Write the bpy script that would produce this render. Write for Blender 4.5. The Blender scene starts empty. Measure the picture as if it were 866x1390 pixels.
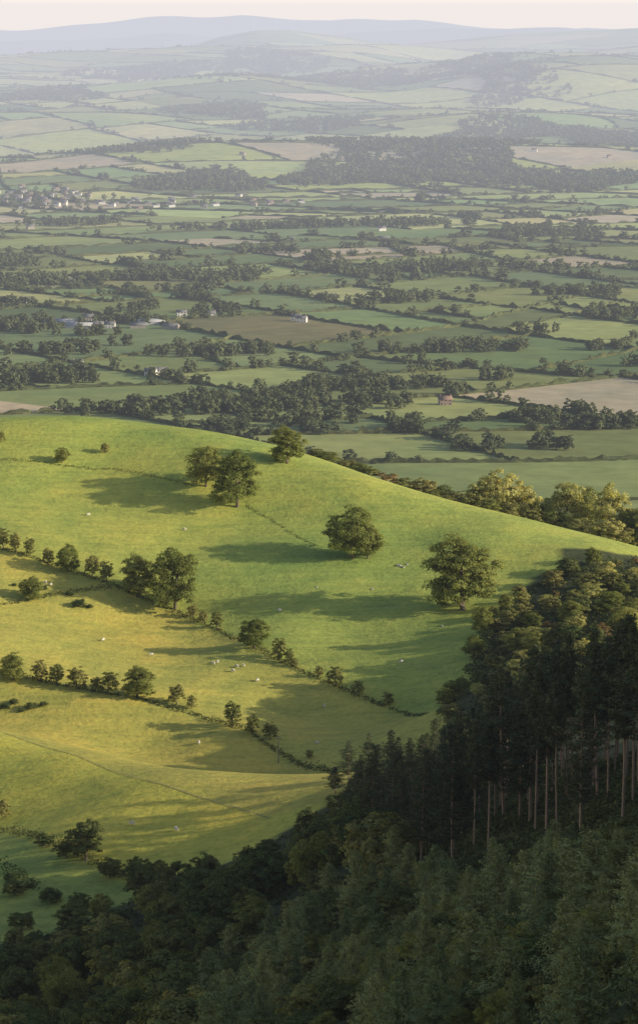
import bpy, math, random
import numpy as np
from mathutils import Vector, Matrix
R = np.random.default_rng(7)
random.seed(7)
scene = bpy.context.scene
COL = scene.collection
scene.view_settings.view_transform = 'Standard'
scene.view_settings.look = 'None'
scene.view_settings.exposure = 0

# ------------------------------------------------------------------ camera
F = 3940.0
CAMZ = 300.0
TILT = math.radians(9.6)
cam = bpy.data.cameras.new("camera")
camo = bpy.data.objects.new("camera", cam)
COL.objects.link(camo)
camo.location = (0, 0, CAMZ)
camo.rotation_euler = (math.radians(90) - TILT, 0, 0)
cam.sensor_fit = 'VERTICAL'
cam.angle = 2 * math.atan(695 / F)
cam.clip_start = 1.0
cam.clip_end = 80000
scene.camera = camo

def ray(u, v):
    x = (u - 433) / F
    yv = (v - 695) / F
    d = np.array([x, math.cos(TILT) - yv * math.sin(TILT), -math.sin(TILT) - yv * math.cos(TILT)])
    return d / d[1]

def at(u, v, d):
    r = ray(u, v)
    return (r[0] * d, d, CAMZ + r[2] * d)

# ------------------------------------------------------------------ terrain
cp = []
for p in [(-300,590,990),(-120,585,1000),(0,578,1000),(100,563,1020),(200,578,1005),(300,602,985),(400,628,970),(500,655,950),(600,688,935),
          (700,715,920),(830,745,905),(950,790,890),
          (-150,650,960),(0,650,960),(150,650,962),(300,680,945),(480,757,895),(400,700,935),(550,735,910),(628,825,850),(750,800,865),
          (-150,740,900),(0,740,900),(150,780,880),(230,825,865),(400,870,830),(500,860,838),(660,880,800),(350,770,890),
          (570,972,770),(480,943,785),(350,880,825),
          (0,830,850),(100,870,832),(250,900,815),(420,980,775),
          (-150,890,790),(0,905,790),(150,940,778),(330,985,757),(460,1045,715),
          (-150,950,774),(0,965,770),(200,1020,750),(370,1082,718),(450,1095,690),
          (-150,975,695),(0,990,686),(100,1020,660),(200,1055,632),(300,1085,610),(370,1106,596),
          (-150,1100,640),(0,1110,626),(100,1120,608),(250,1180,574),(330,1150,582),
          (0,1200,580),(0,1280,540),(100,1240,555),(-150,1300,540),
          (0,1390,470),(200,1390,420),(433,1390,330),(650,1390,270),(866,1390,230),
          (820,1110,400),(700,1150,410),(560,1200,430),(380,1200,520),(600,1100,520),(200,1290,490),
          (866,900,720),(750,870,775),(866,780,880),(866,1000,540),(700,1000,600),(620,950,735)]:
    cp.append(at(*p))
cp += [(0,0,296),(-100,0,285),(100,0,296),(0,100,246),(-100,100,225),(100,100,262),(-250,100,190),(0,200,203),(60,200,228),
       (150,200,275),(250,300,322),(200,390,300),(200,440,270),(150,320,272),(120,450,222),(130,580,150),(200,530,178),(250,640,140),(250,750,130),  # unseen spur right of view, raised to shade the foreground woods
       (350,200,320),(400,400,300),(400,560,160),(400,900,130),(250,900,128),(-400,300,110),(-400,600,105),(-400,900,115),(-400,1040,140),
       (0,-60,298),(400,-60,310),(-400,-60,200),(55,1000,127),(100,1000,116),(0,1040,142)]
for x in (-400,-200,0,200,400):
    cp += [(x,1150,[112,112,108,92,80][(x+400)//200]),(x,1300,58),(x,1450,18),(x,1600,0),(x,1750,0)]
CP = np.array(cp, float)
CC = 13.0
def kern(r2): return np.sqrt(r2 + CC * CC)
n = len(CP)
A = np.zeros((n + 3, n + 3))
d2 = ((CP[:, None, :2] - CP[None, :, :2]) ** 2).sum(-1)
A[:n, :n] = kern(d2) - np.eye(n) * 1.0
A[:n, n] = 1; A[n, :n] = 1
A[:n, n+1:n+3] = CP[:, :2]; A[n+1:n+3, :n] = CP[:, :2].T
b = np.concatenate([CP[:, 2], np.zeros(3)])
WT = np.linalg.solve(A, b)
def rbf(x, y):
    out = WT[n] + WT[n+1] * x + WT[n+2] * y
    for i in range(n):
        out = out + WT[i] * kern((x - CP[i,0])**2 + (y - CP[i,1])**2)
    return out

def mkwaves(k, lmin, lmax, seed):
    r = np.random.default_rng(seed)
    L = np.exp(r.uniform(math.log(lmin), math.log(lmax), k))
    a = r.uniform(0, 2*math.pi, k); ph = r.uniform(0, 2*math.pi, k)
    amp = L / L.sum() * 1.8
    return [(math.cos(a[i])*2*math.pi/L[i], math.sin(a[i])*2*math.pi/L[i], ph[i], amp[i]) for i in range(k)]
WA = mkwaves(14, 900, 4200, 3)
WB = mkwaves(10, 400, 1100, 4)
WC = mkwaves(8, 30, 120, 5)
WD = mkwaves(10, 700, 2200, 6)
def waves(W, x, y):
    o = 0
    for kx, ky, ph, a in W: o = o + a * np.sin(kx*x + ky*y + ph)
    return o
def sstep(a, b, x):
    t = np.clip((x-a)/(b-a), 0, 1); return t*t*(3-2*t)

BUMPS = [(1150,11000,80,700,1000),(350,6100,30,600,330),(-250,6000,18,260,220),(850,9300,95,520,650),(-900,12000,60,800,700),(-350,9200,50,420,420),(300,10200,50,500,450),(600,7400,42,450,300),(-700,7600,34,420,300),(0,12600,45,700,500),(-1300,10500,50,500,500)]
def plain(x, y):
    base = np.interp(y, [0,5000,6000,7000,8500,10000,13000,16500,20000,50000],[0,0,8,24,52,84,130,110,100,60])
    amp = np.interp(y, [0,2500,4500,6000,8000,12000,50000],[0.3,1.5,6,18,36,50,40])
    z = base + amp * waves(WA, x, y) * 1.3 + amp*0.24*waves(WB, x, y)
    for bx, by, bh, sx, sy in BUMPS: z = z + bh*np.exp(-((x-bx)/sx)**2 - ((y-by)/sy)**2)
    be = x / np.maximum(y, 1)
    r1 = np.interp(be, [-.2,-.11,-.08,-.06,-.046,-.034,-.022,-.010,.004,.018,.03,.045,.065,.085,.11,.2],[120,118,112,125,165,222,254,256,232,196,186,206,236,248,266,275])
    w = np.exp(-((y-14500)/1500)**2); z = z*(1-w) + r1*w
    r2 = np.interp(be, [(u-433)/F for u in (-300,0,80,150,250,330,400,450,500,560,640,720,790,866,1200)],
                   [230,225,245,285,345,362,318,285,312,322,262,185,240,205,160])
    w = np.exp(-((y-28000)/1500)**2); z = z*(1-w) + (r2 + 14*np.sin(x/310.+1) + 9*np.sin(x/140.))*w
    r3 = np.interp(be, [(u-433)/F for u in (-300,0,120,230,300,420,520,600,680,760,866,1200)],
                   [180,150,175,215,180,190,225,262,240,252,225,180])
    w = np.exp(-((y-20500)/1300)**2); z = z*(1-w) + (r3 + 9*np.sin(x/190.))*w
    z = z * (1 - sstep(30500, 32000, y))
    return z

def height(x, y):
    x = np.asarray(x, float); y = np.asarray(y, float)
    shp = np.broadcast(x, y).shape
    x = np.broadcast_to(x, shp).ravel(); y = np.broadcast_to(y, shp).ravel()
    z = plain(x, y)
    m = y < 1620
    if m.any():
        xx = x[m]; yy = y[m]
        k = sstep(1450, 1620, yy)
        zz = rbf(xx, yy) + 0.8*waves(WC, xx, yy)*(1-k)
        z[m] = zz*(1-k) + z[m]*k
    return z.reshape(shp)

DS = np.concatenate([np.arange(120, 1700, 2.0), np.geomspace(1700, 33000, 1500)])
def ground_at(u, v, d=None):
    if d is not None:
        p = at(u, v, d); return np.array([p[0], p[1], float(height(p[0], p[1]))])
    r = ray(u, v)
    zr = CAMZ + r[2]*DS
    g = height(r[0]*DS, DS)
    idx = np.nonzero(zr < g)[0]
    if len(idx) == 0: return None
    i = max(int(idx[0]), 1)
    a, c = zr[i-1]-g[i-1], g[i]-zr[i]
    t = a/(a+c) if (a+c) > 1e-9 else 0
    d = DS[i-1] + (DS[i]-DS[i-1])*t
    return np.array([r[0]*d, d, float(height(r[0]*d, d))])
def project(x, y, z):
    dz = z - CAMZ
    fy = y*math.cos(TILT) - dz*math.sin(TILT)
    up = y*math.sin(TILT) + dz*math.cos(TILT)
    return 433 + F*x/fy, 695 - F*up/fy
def gpts(L): return np.array([ground_at(*p) for p in L])

# ------------------------------------------------------------------ material helpers
def newmat(name):
    m = bpy.data.materials.new(name); m.use_nodes = True
    nt = m.node_tree; nt.nodes.clear()
    out = nt.nodes.new('ShaderNodeOutputMaterial')
    return m, nt, out
def N(nt, t, **k):
    nd = nt.nodes.new(t)
    for a, v in k.items(): setattr(nd, a, v)
    return nd
def mixc(nt, fac, a, b, mode='MIX'):
    m = N(nt, 'ShaderNodeMix', data_type='RGBA', blend_type=mode)
    for sock, val in ((m.inputs[0], fac), (m.inputs[6], a), (m.inputs[7], b)):
        if hasattr(val, 'is_output'): nt.links.new(val, sock)
        elif isinstance(val, (int, float)): sock.default_value = val
        else: sock.default_value = (*val, 1)
    return m.outputs[2]
def math_(nt, op, a, b=0.0, c=None):
    m = N(nt, 'ShaderNodeMath', operation=op)
    for i, val in enumerate((a, b) if c is None else (a, b, c)):
        if hasattr(val, 'is_output'): nt.links.new(val, m.inputs[i])
        else: m.inputs[i].default_value = val
    return m.outputs[0]
def noise(nt, vec, scale, detail=4, rough=.55, dist=0):
    t = N(nt, 'ShaderNodeTexNoise'); nt.links.new(vec, t.inputs['Vector'])
    t.inputs['Scale'].default_value = scale; t.inputs['Detail'].default_value = detail
    t.inputs['Roughness'].default_value = rough; t.inputs['Distortion'].default_value = dist
    return t.outputs[0]
def ramp(nt, fac, pts):
    r = N(nt, 'ShaderNodeValToRGB'); nt.links.new(fac, r.inputs[0])
    e = r.color_ramp.elements
    while len(e) < len(pts): e.new(0.5)
    for i, (p, c) in enumerate(pts):
        e[i].position = p
        e[i].color = (c, c, c, 1) if isinstance(c, (int, float)) else (*c, 1)
    return r.outputs[0]

def leafmat(name, c1, c2, trans=.3):
    m, nt, out = newmat(name)
    oi = N(nt, 'ShaderNodeObjectInfo')
    at_ = N(nt, 'ShaderNodeAttribute', attribute_name='tint')
    c = mixc(nt, oi.outputs['Random'], c1, c2)
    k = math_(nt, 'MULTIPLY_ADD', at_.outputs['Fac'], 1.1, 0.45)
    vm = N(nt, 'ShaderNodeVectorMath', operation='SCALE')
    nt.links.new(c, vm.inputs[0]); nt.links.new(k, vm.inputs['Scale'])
    d = N(nt, 'ShaderNodeBsdfDiffuse'); nt.links.new(vm.outputs[0], d.inputs[0])
    t = N(nt, 'ShaderNodeBsdfTranslucent')
    tc = mixc(nt, 1.0, vm.outputs[0], (1.3, 1.2, .55), 'MULTIPLY'); nt.links.new(tc, t.inputs[0])
    mx = N(nt, 'ShaderNodeMixShader'); mx.inputs[0].default_value = trans
    nt.links.new(d.outputs[0], mx.inputs[1]); nt.links.new(t.outputs[0], mx.inputs[2])
    nt.links.new(mx.outputs[0], out.inputs[0])
    return m
def plainmat(name, col, rough=.8, nscale=2.0, var=.35):
    m, nt, out = newmat(name)
    tc = N(nt, 'ShaderNodeTexCoord')
    nz = noise(nt, tc.outputs['Object'], nscale)
    k = ramp(nt, nz, [(.3, 1-var), (.7, 1.0)])
    c = mixc(nt, 1.0, col, k, 'MULTIPLY')
    p = N(nt, 'ShaderNodeBsdfPrincipled'); p.inputs['Roughness'].default_value = rough
    nt.links.new(c, p.inputs['Base Color']); nt.links.new(p.outputs[0], out.inputs[0])
    return m

M_oak = leafmat('oak_leaves', (.17,.205,.06), (.26,.28,.09), .4)
M_haw = leafmat('hawthorn_leaves', (.21,.23,.08), (.33,.31,.12), .4)
M_sunlit_gold = leafmat('sunlit_gold_leaves', (.38,.39,.14), (.48,.46,.18), .4)  # paler leaf material with evening sunlight put into its colour
M_dark = leafmat('dark_leaves', (.09,.125,.047), (.16,.18,.065), .25)
M_pine = leafmat('pine_needles', (.036,.055,.036), (.08,.10,.052), .15)
M_larch = leafmat('larch_needles', (.12,.17,.085), (.27,.31,.145), .3)
M_far = leafmat('plain_foliage', (.10,.135,.075), (.16,.185,.09), .25)
M_hedge = leafmat('hedge_leaves', (.09,.115,.05), (.14,.15,.06), .25)
M_under = leafmat('undergrowth_leaves', (.08,.105,.045), (.08,.105,.045), .2)
M_rust = leafmat('rust_leaves', (.28,.19,.08), (.31,.24,.10))
M_bark = plainmat('bark', (.16,.125,.09))
M_pbark = plainmat('pine_bark', (.30,.22,.165))
M_white = plainmat('white_render', (.75,.72,.68), .8, .5, .1)
M_stone = plainmat('stone_wall', (.40,.36,.31), .9, 1.0)
M_brick = plainmat('brick_wall', (.33,.25,.21), .9, 1.0)
M_slate = plainmat('slate_roof', (.19,.19,.20), .7, .8)
M_tile = plainmat('red_tile_roof', (.28,.19,.15), .8, .8)
M_glass = plainmat('window_glass', (.03,.035,.04), .15, 1, .1)
M_metal = plainmat('grey_sheet_metal', (.42,.43,.45), .6, .3, .2)
M_wool = plainmat('wool', (.72,.68,.58), .95, 4, .2)
M_rock = plainmat('boulder_stone', (.42,.40,.36), .9, 1.5)
M_wood = plainmat('weathered_wood', (.3,.25,.19), .9, 2)
M_path = plainmat('worn_track', (.42,.38,.15), .95, .3)
M_tw = plainmat('turbine_paint', (.8,.8,.8), .5, .1, .05)

# ------------------------------------------------------------------ mesh helpers
def mesh_np(name, V, Q, mats, tint=None, col=None, smooth=False):
    V = np.asarray(V, np.float32); Q = np.asarray(Q, np.int32)
    k = Q.shape[1]
    me = bpy.data.meshes.new(name)
    me.vertices.add(len(V)); me.vertices.foreach_set('co', V.ravel())
    me.loops.add(Q.size); me.loops.foreach_set('vertex_index', Q.ravel())
    me.polygons.add(len(Q))
    me.polygons.foreach_set('loop_start', np.arange(0, Q.size, k, dtype=np.int32))
    me.update(calc_edges=True)
    if smooth: me.polygons.foreach_set('use_smooth', np.ones(len(Q), bool))
    if tint is not None:
        a = me.attributes.new('tint', 'FLOAT', 'FACE'); a.data.foreach_set('value', np.asarray(tint, np.float32))
    if col is not None:
        dom = 'POINT' if len(col) == len(V) else 'FACE'
        a = me.attributes.new('basecol', 'FLOAT_COLOR', dom)
        c4 = np.concatenate([col, np.ones((len(col), 1))], 1).astype(np.float32)
        a.data.foreach_set('color', c4.ravel())
    for m in (mats if isinstance(mats, list) else [mats]): me.materials.append(m)
    me.validate()
    return me
def obj(name, me, **kw):
    o = bpy.data.objects.new(name, me); COL.objects.link(o)
    for k, v in kw.items(): o[k] = v
    return o

def leaves(C, Nn, s, aspect, rng, nj=.4):
    n = len(C)
    Nn = Nn + rng.normal(0, nj, (n, 3)); Nn /= np.linalg.norm(Nn, axis=1)[:, None] + 1e-9
    a = rng.normal(0, 1, (n, 3)); t1 = np.cross(Nn, a); t1 /= np.linalg.norm(t1, axis=1)[:, None] + 1e-9
    t2 = np.cross(Nn, t1)
    s = np.asarray(s)
    if s.ndim == 0: s = np.full(n, float(s))
    s = s * rng.uniform(.6, 1.35, n)
    h1 = (t1.T * s * .5).T; h2 = (t2.T * s * .5 * aspect).T
    sk = rng.uniform(-.4, .4, (n, 1))
    V = np.stack([C - h1 - h2*(1+sk)*.6, C + h2 - h1*sk, C + h1 + h2*(1-sk)*.5, C - h2*.9 + h1*sk], 1).reshape(-1, 3)
    Q = np.arange(n*4).reshape(-1, 4)
    return V, Q

def tube(P, rad, sides=6):
    P = np.array(P, float); V = []; Q = []
    for i, p in enumerate(P):
        t = P[min(i+1, len(P)-1)] - P[max(i-1, 0)]; t /= np.linalg.norm(t) + 1e-9
        a = np.cross(t, [0.3, 1, 0.1]); a /= np.linalg.norm(a); c = np.cross(t, a)
        for k in range(sides):
            an = 2*math.pi*k/sides
            V.append(p + rad[i]*(math.cos(an)*a + math.sin(an)*c))
    for i in range(len(P)-1):
        for k in range(sides):
            Q.append([i*sides+k, i*sides+(k+1) % sides, (i+1)*sides+(k+1) % sides, (i+1)*sides+k])
    return np.array(V), np.array(Q)
def join(parts):
    Vs, Qs, o = [], [], 0
    for V, Q in parts:
        Vs.append(V); Qs.append(Q + o); o += len(V)
    return np.concatenate(Vs), np.concatenate(Qs)

# broadleaf tree, unit: height 1, width 1; crown made of several lobes of leaf clumps
def broadleaf(seed, nclump, per, leaf, mat, trunk=True, open_=.0):
    r = np.random.default_rng(seed)
    lean = r.normal(0, .04, 2)
    lobes = [(0, 0, .5, .30), (0, 0, .56, .30)]
    nlb = 9
    for i in range(nlb):
        a = 6.283*i/nlb + r.normal(0, .3)
        el = r.uniform(-.1, 1.1)
        lobes.append((math.cos(a)*.25*math.cos(el)*r.uniform(.85,1.15), math.sin(a)*.25*math.cos(el)*r.uniform(.85,1.15), .47 + .27*math.sin(el), r.uniform(.15, .20)))
    for i in range(6):
        a = 6.283*i/6 + r.normal(0, .4)
        lobes.append((math.cos(a)*.24*r.uniform(.75,1.15), math.sin(a)*.24*r.uniform(.75,1.15), r.uniform(.26, .35), r.uniform(.14, .18)))
    lobes.append((r.normal(0,.05), r.normal(0,.05), .74, .18))
    cl = []
    tries = 0
    while len(cl) < nclump and tries < 9000:
        tries += 1
        L = lobes[r.integers(len(lobes))]
        d = r.normal(0, 1, 3); d /= np.linalg.norm(d)
        rr = L[3]*r.uniform(.3, 1.0)**.5
        x = L[0] + d[0]*rr + lean[0]*.3; y = L[1] + d[1]*rr + lean[1]*.3; z = L[2] + d[2]*rr*.95
        if z < .10 or z > .93: continue
        rad = r.uniform(.055, .095)
        if all((x-c[0])**2+(y-c[1])**2+(z-c[2])**2 > (.058+.05*open_)**2 for c in cl):
            cl.append((x, y, z, rad))
    C = []; NN = []; T = []
    for x, y, z, rad in cl:
        d = r.normal(0, 1, (per, 3)); d /= np.linalg.norm(d, axis=1)[:, None]
        d[:, 2] = np.where(d[:, 2] < -.3, -d[:, 2]*.5, d[:, 2])
        q = r.uniform(.55, 1.04, (per, 1))
        p = np.array([x, y, z]) + d*rad*q*np.array([1.1, 1.1, .9])
        oc = np.array([x, y, (z-.4)]); oc /= np.linalg.norm(oc)+1e-9
        C.append(p); NN.append(d*.8 + oc*.8 + np.array([0, 0, .15])); T.append(np.clip(r.normal(.5, .14, per) + r.normal(0, .13), 0, 1))
    C = np.concatenate(C); NN = np.concatenate(NN); T = np.concatenate(T)
    V, Q = leaves(C, NN, leaf, .8, r)
    me = mesh_np('crown', V, Q, mat, tint=T)
    tm = None
    if trunk:
        parts = [tube([(0,0,-.06),(0,0,0),(lean[0]*.1,.01,.15),(lean[0]*.3,0,.35),(lean[0]*.5,lean[1]*.5,.7)], [.045,.034,.025,.02,.006], 7)]
        for i in range(7):
            c = cl[r.integers(len(cl))]
            z0 = r.uniform(.1, .3)
            mid = (c[0]*.45, c[1]*.45, (z0+c[2])/2 - .02)
            parts.append(tube([(0,0,z0), mid, c[:3]], [.016,.011,.004], 5))
        V, Q = join(parts); tm = mesh_np('trunk', V, Q, M_bark, smooth=True)
    return tm, me

def pine(seed, s0, s1, LL=.19, n=32):
    r = np.random.default_rng(seed)
    parts = [tube([(0,0,-.03),(0,0,0),(r.normal(0,.004),r.normal(0,.004),.4),(r.normal(0,.006),0,.7),(0,0,.985)], [.0115,.0098,.008,.0048,.001], 7)]
    C, NN, T = [], [], []
    start = r.uniform(s0, s1)
    top = r.uniform(.55, .9)
    ph = r.uniform(0, 6)
    for z in np.linspace(start, .985, n):
        q = (z-start)/(1-start)
        L = (LL*(1-q)**top + .012) * (.6 if q < .12 else 1) * (1+.34*math.sin(q*14+ph))
        nb = r.integers(2, 6); a0 = r.uniform(0, 6.28)
        for k in range(nb):
            a = a0 + 6.28*k/nb + r.normal(0, .35)
            l = L * r.uniform(.3, 1.3); rise = r.uniform(-.1, .4)*l
            d = np.array([math.cos(a), math.sin(a), 0])
            e = d*l + np.array([0, 0, z+rise])
            parts.append(tube([(0,0,z), d*l*.5+np.array([0,0,z+rise*.3]), e], [.0024,.0017,.0006], 3))
            m = int(58*l/.12)+8
            t = r.uniform(.3, 1.05, m)
            side = np.cross(d, [0,0,1])
            sp = (1.15-t)*.26*l + .009
            p = d[None]*l*t[:, None] + side[None]*(r.normal(0, 1, m)*sp)[:, None] + np.stack([0*t, 0*t, z+rise*t**2 + r.normal(0, .007, m)], 1)
            C.append(p); NN.append(np.tile([0,0,1.], (m,1)) + d*.5); T.append(np.clip(r.normal(.1+.4*q+.4*t,.18,m),0,1))  # needle tint darkens inward and downward, painting in crown shade
    for i in range(14):
        z = r.uniform(.1, start); a = r.uniform(0, 6.28); l = r.uniform(.02,.07)
        parts.append(tube([(0,0,z),(math.cos(a)*l, math.sin(a)*l, z+.005)], [.0016,.0006], 3))
    C = np.concatenate(C); NN = np.concatenate(NN); T = np.concatenate(T)
    V, Q = leaves(C, NN, .020, .42, r, .5)
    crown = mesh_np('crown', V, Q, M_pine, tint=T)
    V, Q = join(parts)
    return mesh_np('trunk', V, Q, M_pbark, smooth=True), crown

def larch(seed, mat):
    r = np.random.default_rng(seed)
    parts = [tube([(0,0,-.05),(0,0,0),(0,0,.5),(0,0,.99)], [.014,.011,.006,.001], 6)]
    C, NN, T = [], [], []
    pw = r.uniform(.45, .9); ph = r.uniform(0, 6)
    for z in np.linspace(.05, .985, 26):
        q = z
        L = (.30*(1-q)**pw + .01)*(1+.18*math.sin(q*13+ph))
        nb = 7; a0 = r.uniform(0, 6.28)
        for k in range(nb):
            a = a0 + 6.28*k/nb + r.normal(0, .25)
            l = L*r.uniform(.35, 1.3); d = np.array([math.cos(a), math.sin(a), 0])
            m = int(34*l/.2)+4
            t = r.uniform(.12, 1.0, m)
            zz = z + l*(.5*t - .25*t**2) + r.normal(0, .01, m) - np.abs(r.normal(0,.014,m))
            side = np.cross(d, [0,0,1])
            p = d[None]*l*t[:, None] + side[None]*(r.normal(0, 1, m)*.024)[:, None]; p[:, 2] = zz
            C.append(p); NN.append(np.tile([0,0,.8], (m,1)) + d*.8); T.append(np.clip(r.normal(.2+.5*t, .1),0,1))  # inner needles tinted darker, crown shade put into the colour
    C = np.concatenate(C); NN = np.concatenate(NN); T = np.concatenate(T)
    V, Q = leaves(C, NN, .033, .36, r, .4)
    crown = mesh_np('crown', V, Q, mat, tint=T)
    V, Q = join(parts)
    return mesh_np('trunk', V, Q, M_bark, smooth=True), crown

OAK = [broadleaf(10+i, 165, 85, .027, M_oak) for i in range(5)]
SUNLIT_GOLD = [broadleaf(20+i, 130, 85, .032, M_sunlit_gold) for i in range(3)]
HAW = [broadleaf(30+i, 70, 75, .042, M_haw, open_=.35) for i in range(4)]
DARK = [broadleaf(50+i, 110, 90, .034, M_dark) for i in range(4)]
RUST = [broadleaf(70, 40, 90, .05, M_rust)]
PINE = [pine(90+i, .18, .36, .20) for i in range(5)]
PINER = [pine(190+i, .47, .66, .135) for i in range(7)]
LARCH = [larch(110+i, M_larch) for i in range(9)]
PLAINHI = [broadleaf(130+i, 55, 36, .075, M_far) for i in range(5)]

def place(kind, var, x, y, H, W, label, cat, group, z=None, sink=0.0):
    tm, cm = var
    if z is None: z = float(height(x, y))
    e = bpy.data.objects.new(kind, None); COL.objects.link(e)
    e.empty_display_size = .5
    e.location = (x, y, z - .1 - sink*H); e.rotation_euler = (random.gauss(0,.02), random.gauss(0,.02), random.uniform(0, 6.28)); e.scale = (W, W, H)
    e['label'] = label; e['category'] = cat
    if group: e['group'] = group
    for nm, me in (('trunk', tm), ('crown', cm)):
        o = bpy.data.objects.new(nm, me); o.parent = e; COL.objects.link(o)
    return e
COUNT = {'b': 0}
def tree_px(u, v, h, w, kind='oak'):
    g = ground_at(u, v)
    if g is None: return
    t = math.hypot(g[1], CAMZ-g[2])
    H = h/F*t*1.1; W = w/F*t*1.22
    COUNT['b'] += 1
    if kind == 'oak': place('oak_tree', random.choice(OAK), g[0], g[1], H, W, 'large spreading green oak standing in sheep pasture', 'tree', 'field trees on the hill', g[2], .06)
    elif kind == 'haw': place('hawthorn_tree', random.choice(HAW), g[0], g[1], H*.96, W*.88, 'small rounded hawthorn growing along a hedge line', 'tree', 'hawthorns along the hill hedges', g[2], .02)
    elif kind == 'dark': place('broadleaf_tree', random.choice(DARK), g[0], g[1], H, W, 'dark green broadleaf tree in shade at the wood edge', 'tree', 'shaded broadleaf trees', g[2])
    elif kind == 'rust': place('rowan_bush', RUST[0], g[0], g[1], H, W, 'rusty brown leaved bush behind the grassy ridge', 'bush', None, g[2])

for a in [(280,660,62,56),(322,688,80,70),(390,629,54,54),(478,757,76,80),(628,828,108,108),(238,827,88,74),(190,808,60,54),
          (655,862,46,34),(499,758,46,38)]:
    tree_px(*a, 'oak')
for a in [(92,776,42,34),(345,880,44,48),(187,947,46,48),(18,923,42,38),(85,628,24,22),(44,813,34,36)]:
    tree_px(*a, 'oak')
for a in [(143,615,16,16),(2,600,16,16),(126,782,32,28),(145,789,30,26),(66,767,26,22),(5,744,30,24),(21,749,30,20),(42,755,30,20),
          (378,896,36,26),(392,901,24,20),(295,853,26,22),(262,838,20,20),(276,845,18,18),(455,931,32,28),(485,942,22,20),(526,957,20,22),
          (55,926,34,30),(78,929,32,28),(105,936,36,32),(147,940,34,32),(130,938,22,18),(240,956,30,30),(260,962,20,18),(316,986,38,32),(343,996,30,26),
          (367,1004,28,24),(420,1030,14,14),(5,1112,30,26),(400,905,14,14),(433,918,16,16)]:
    tree_px(*a, 'haw')
for a in [(117,1168,58,54),(90,1165,26,34),(185,1200,40,40),(60,1150,20,26),(150,1192,30,34),(215,1210,44,44),(20,1215,24,36),(70,1226,22,36),(195,1228,54,50),(240,1226,60,52),(280,1212,56,52),(30,1262,26,40),(110,1236,26,36)]: tree_px(*a, 'dark')
def tree_d(u, vtop, d, w, kind):
    x = ray(u, 700)[0]*d; g = float(height(x, d))
    _, vb = project(x, d, g)
    H = max(4, (vb - vtop)*d*1.04/F); COUNT['b'] += 1
    var = {'oak': OAK, 'haw': HAW, 'rust': RUST, 'sunlit_gold': SUNLIT_GOLD}[kind]
    nm = {'oak': 'oak_tree', 'haw': 'hawthorn_tree', 'rust': 'rowan_bush', 'sunlit_gold': 'ash_tree'}[kind]
    place(nm, random.choice(var), x, d, H, w*d/F*1.2, 'golden sunlit tree in the belt of woodland behind the ridge' if kind == 'sunlit_gold' else 'sunlit tree in the belt of woodland behind the ridge', 'tree', 'woodland belt behind the ridge', g)
for a in [(445,617,1010,46,'oak'),(470,630,1010,34,'haw'),(485,637,1005,34,'oak'),(520,640,1000,50,'rust'),(545,646,1000,38,'haw'),(575,646,1000,48,'haw'),(600,656,1000,44,'oak'),(622,662,990,36,'haw'),
          (655,645,1000,60,'sunlit_gold'),(682,630,1000,82,'sunlit_gold'),(708,652,1010,54,'sunlit_gold'),(640,664,985,40,'haw'),(735,668,1000,46,'haw'),(768,648,990,70,'sunlit_gold'),(800,655,1010,56,'oak'),(824,648,985,74,'sunlit_gold'),
          (850,684,980,50,'haw'),(752,686,985,44,'oak'),(866,686,975,60,'oak'),(720,686,980,44,'haw'),(790,700,975,44,'sunlit_gold'),(845,712,960,40,'haw'),(890,675,970,64,'sunlit_gold'),(500,642,1000,34,'haw'),(560,652,1005,34,'rust'),(690,680,975,40,'haw'),(780,705,965,36,'haw'),(825,700,962,50,'sunlit_gold'),(665,675,970,40,'oak'),(430,622,1015,30,'haw'),(610,672,985,30,'haw'),(588,664,990,30,'oak')]:
    tree_d(*a)

# ------------------------------------------------------------------ woods
def inpoly(P, x, y):
    c = False; j = len(P)-1
    for i in range(len(P)):
        if (P[i][1] > y) != (P[j][1] > y) and x < (P[j][0]-P[i][0])*(y-P[i][1])/(P[j][1]-P[i][1]) + P[i][0]: c = not c
        j = i
    return c
def sample(poly, dmin, maxn):
    P = [g[:2] for g in gpts(poly) if g is not None]
    A_ = np.array(P); lo = A_.min(0); hi = A_.max(0)
    pts = []
    for _ in range(maxn*14):
        x = random.uniform(lo[0], hi[0]); y = random.uniform(lo[1], hi[1])
        if not inpoly(P, x, y): continue
        if all((x-a)**2+(y-b_)**2 > dmin*dmin for a, b_ in pts):
            pts.append((x, y))
            if len(pts) >= maxn: break
    return pts
VT = ([-60,0,60,110,200,300,380,430,470,520,560,600,640,680,720,780,820,866,1000],[1255,1250,1232,1212,1188,1150,1112,1080,1030,988,1000,962,955,885,862,850,832,825,815])
def capH(x, y, H, lo, hi, jit=14):
    g = float(height(x, y)); u, vb = project(x, y, g)
    vt = np.interp(u, *VT) + abs(random.gauss(0, jit))
    Hm = (vb - vt)*y*1.03/F
    return g, u, min(H, Hm) if Hm > lo else None
pA = [(668,835),(645,880),(596,965),(602,1000),(650,1020),(700,990),(905,950),(905,770),(835,760),(720,795)]
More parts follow.
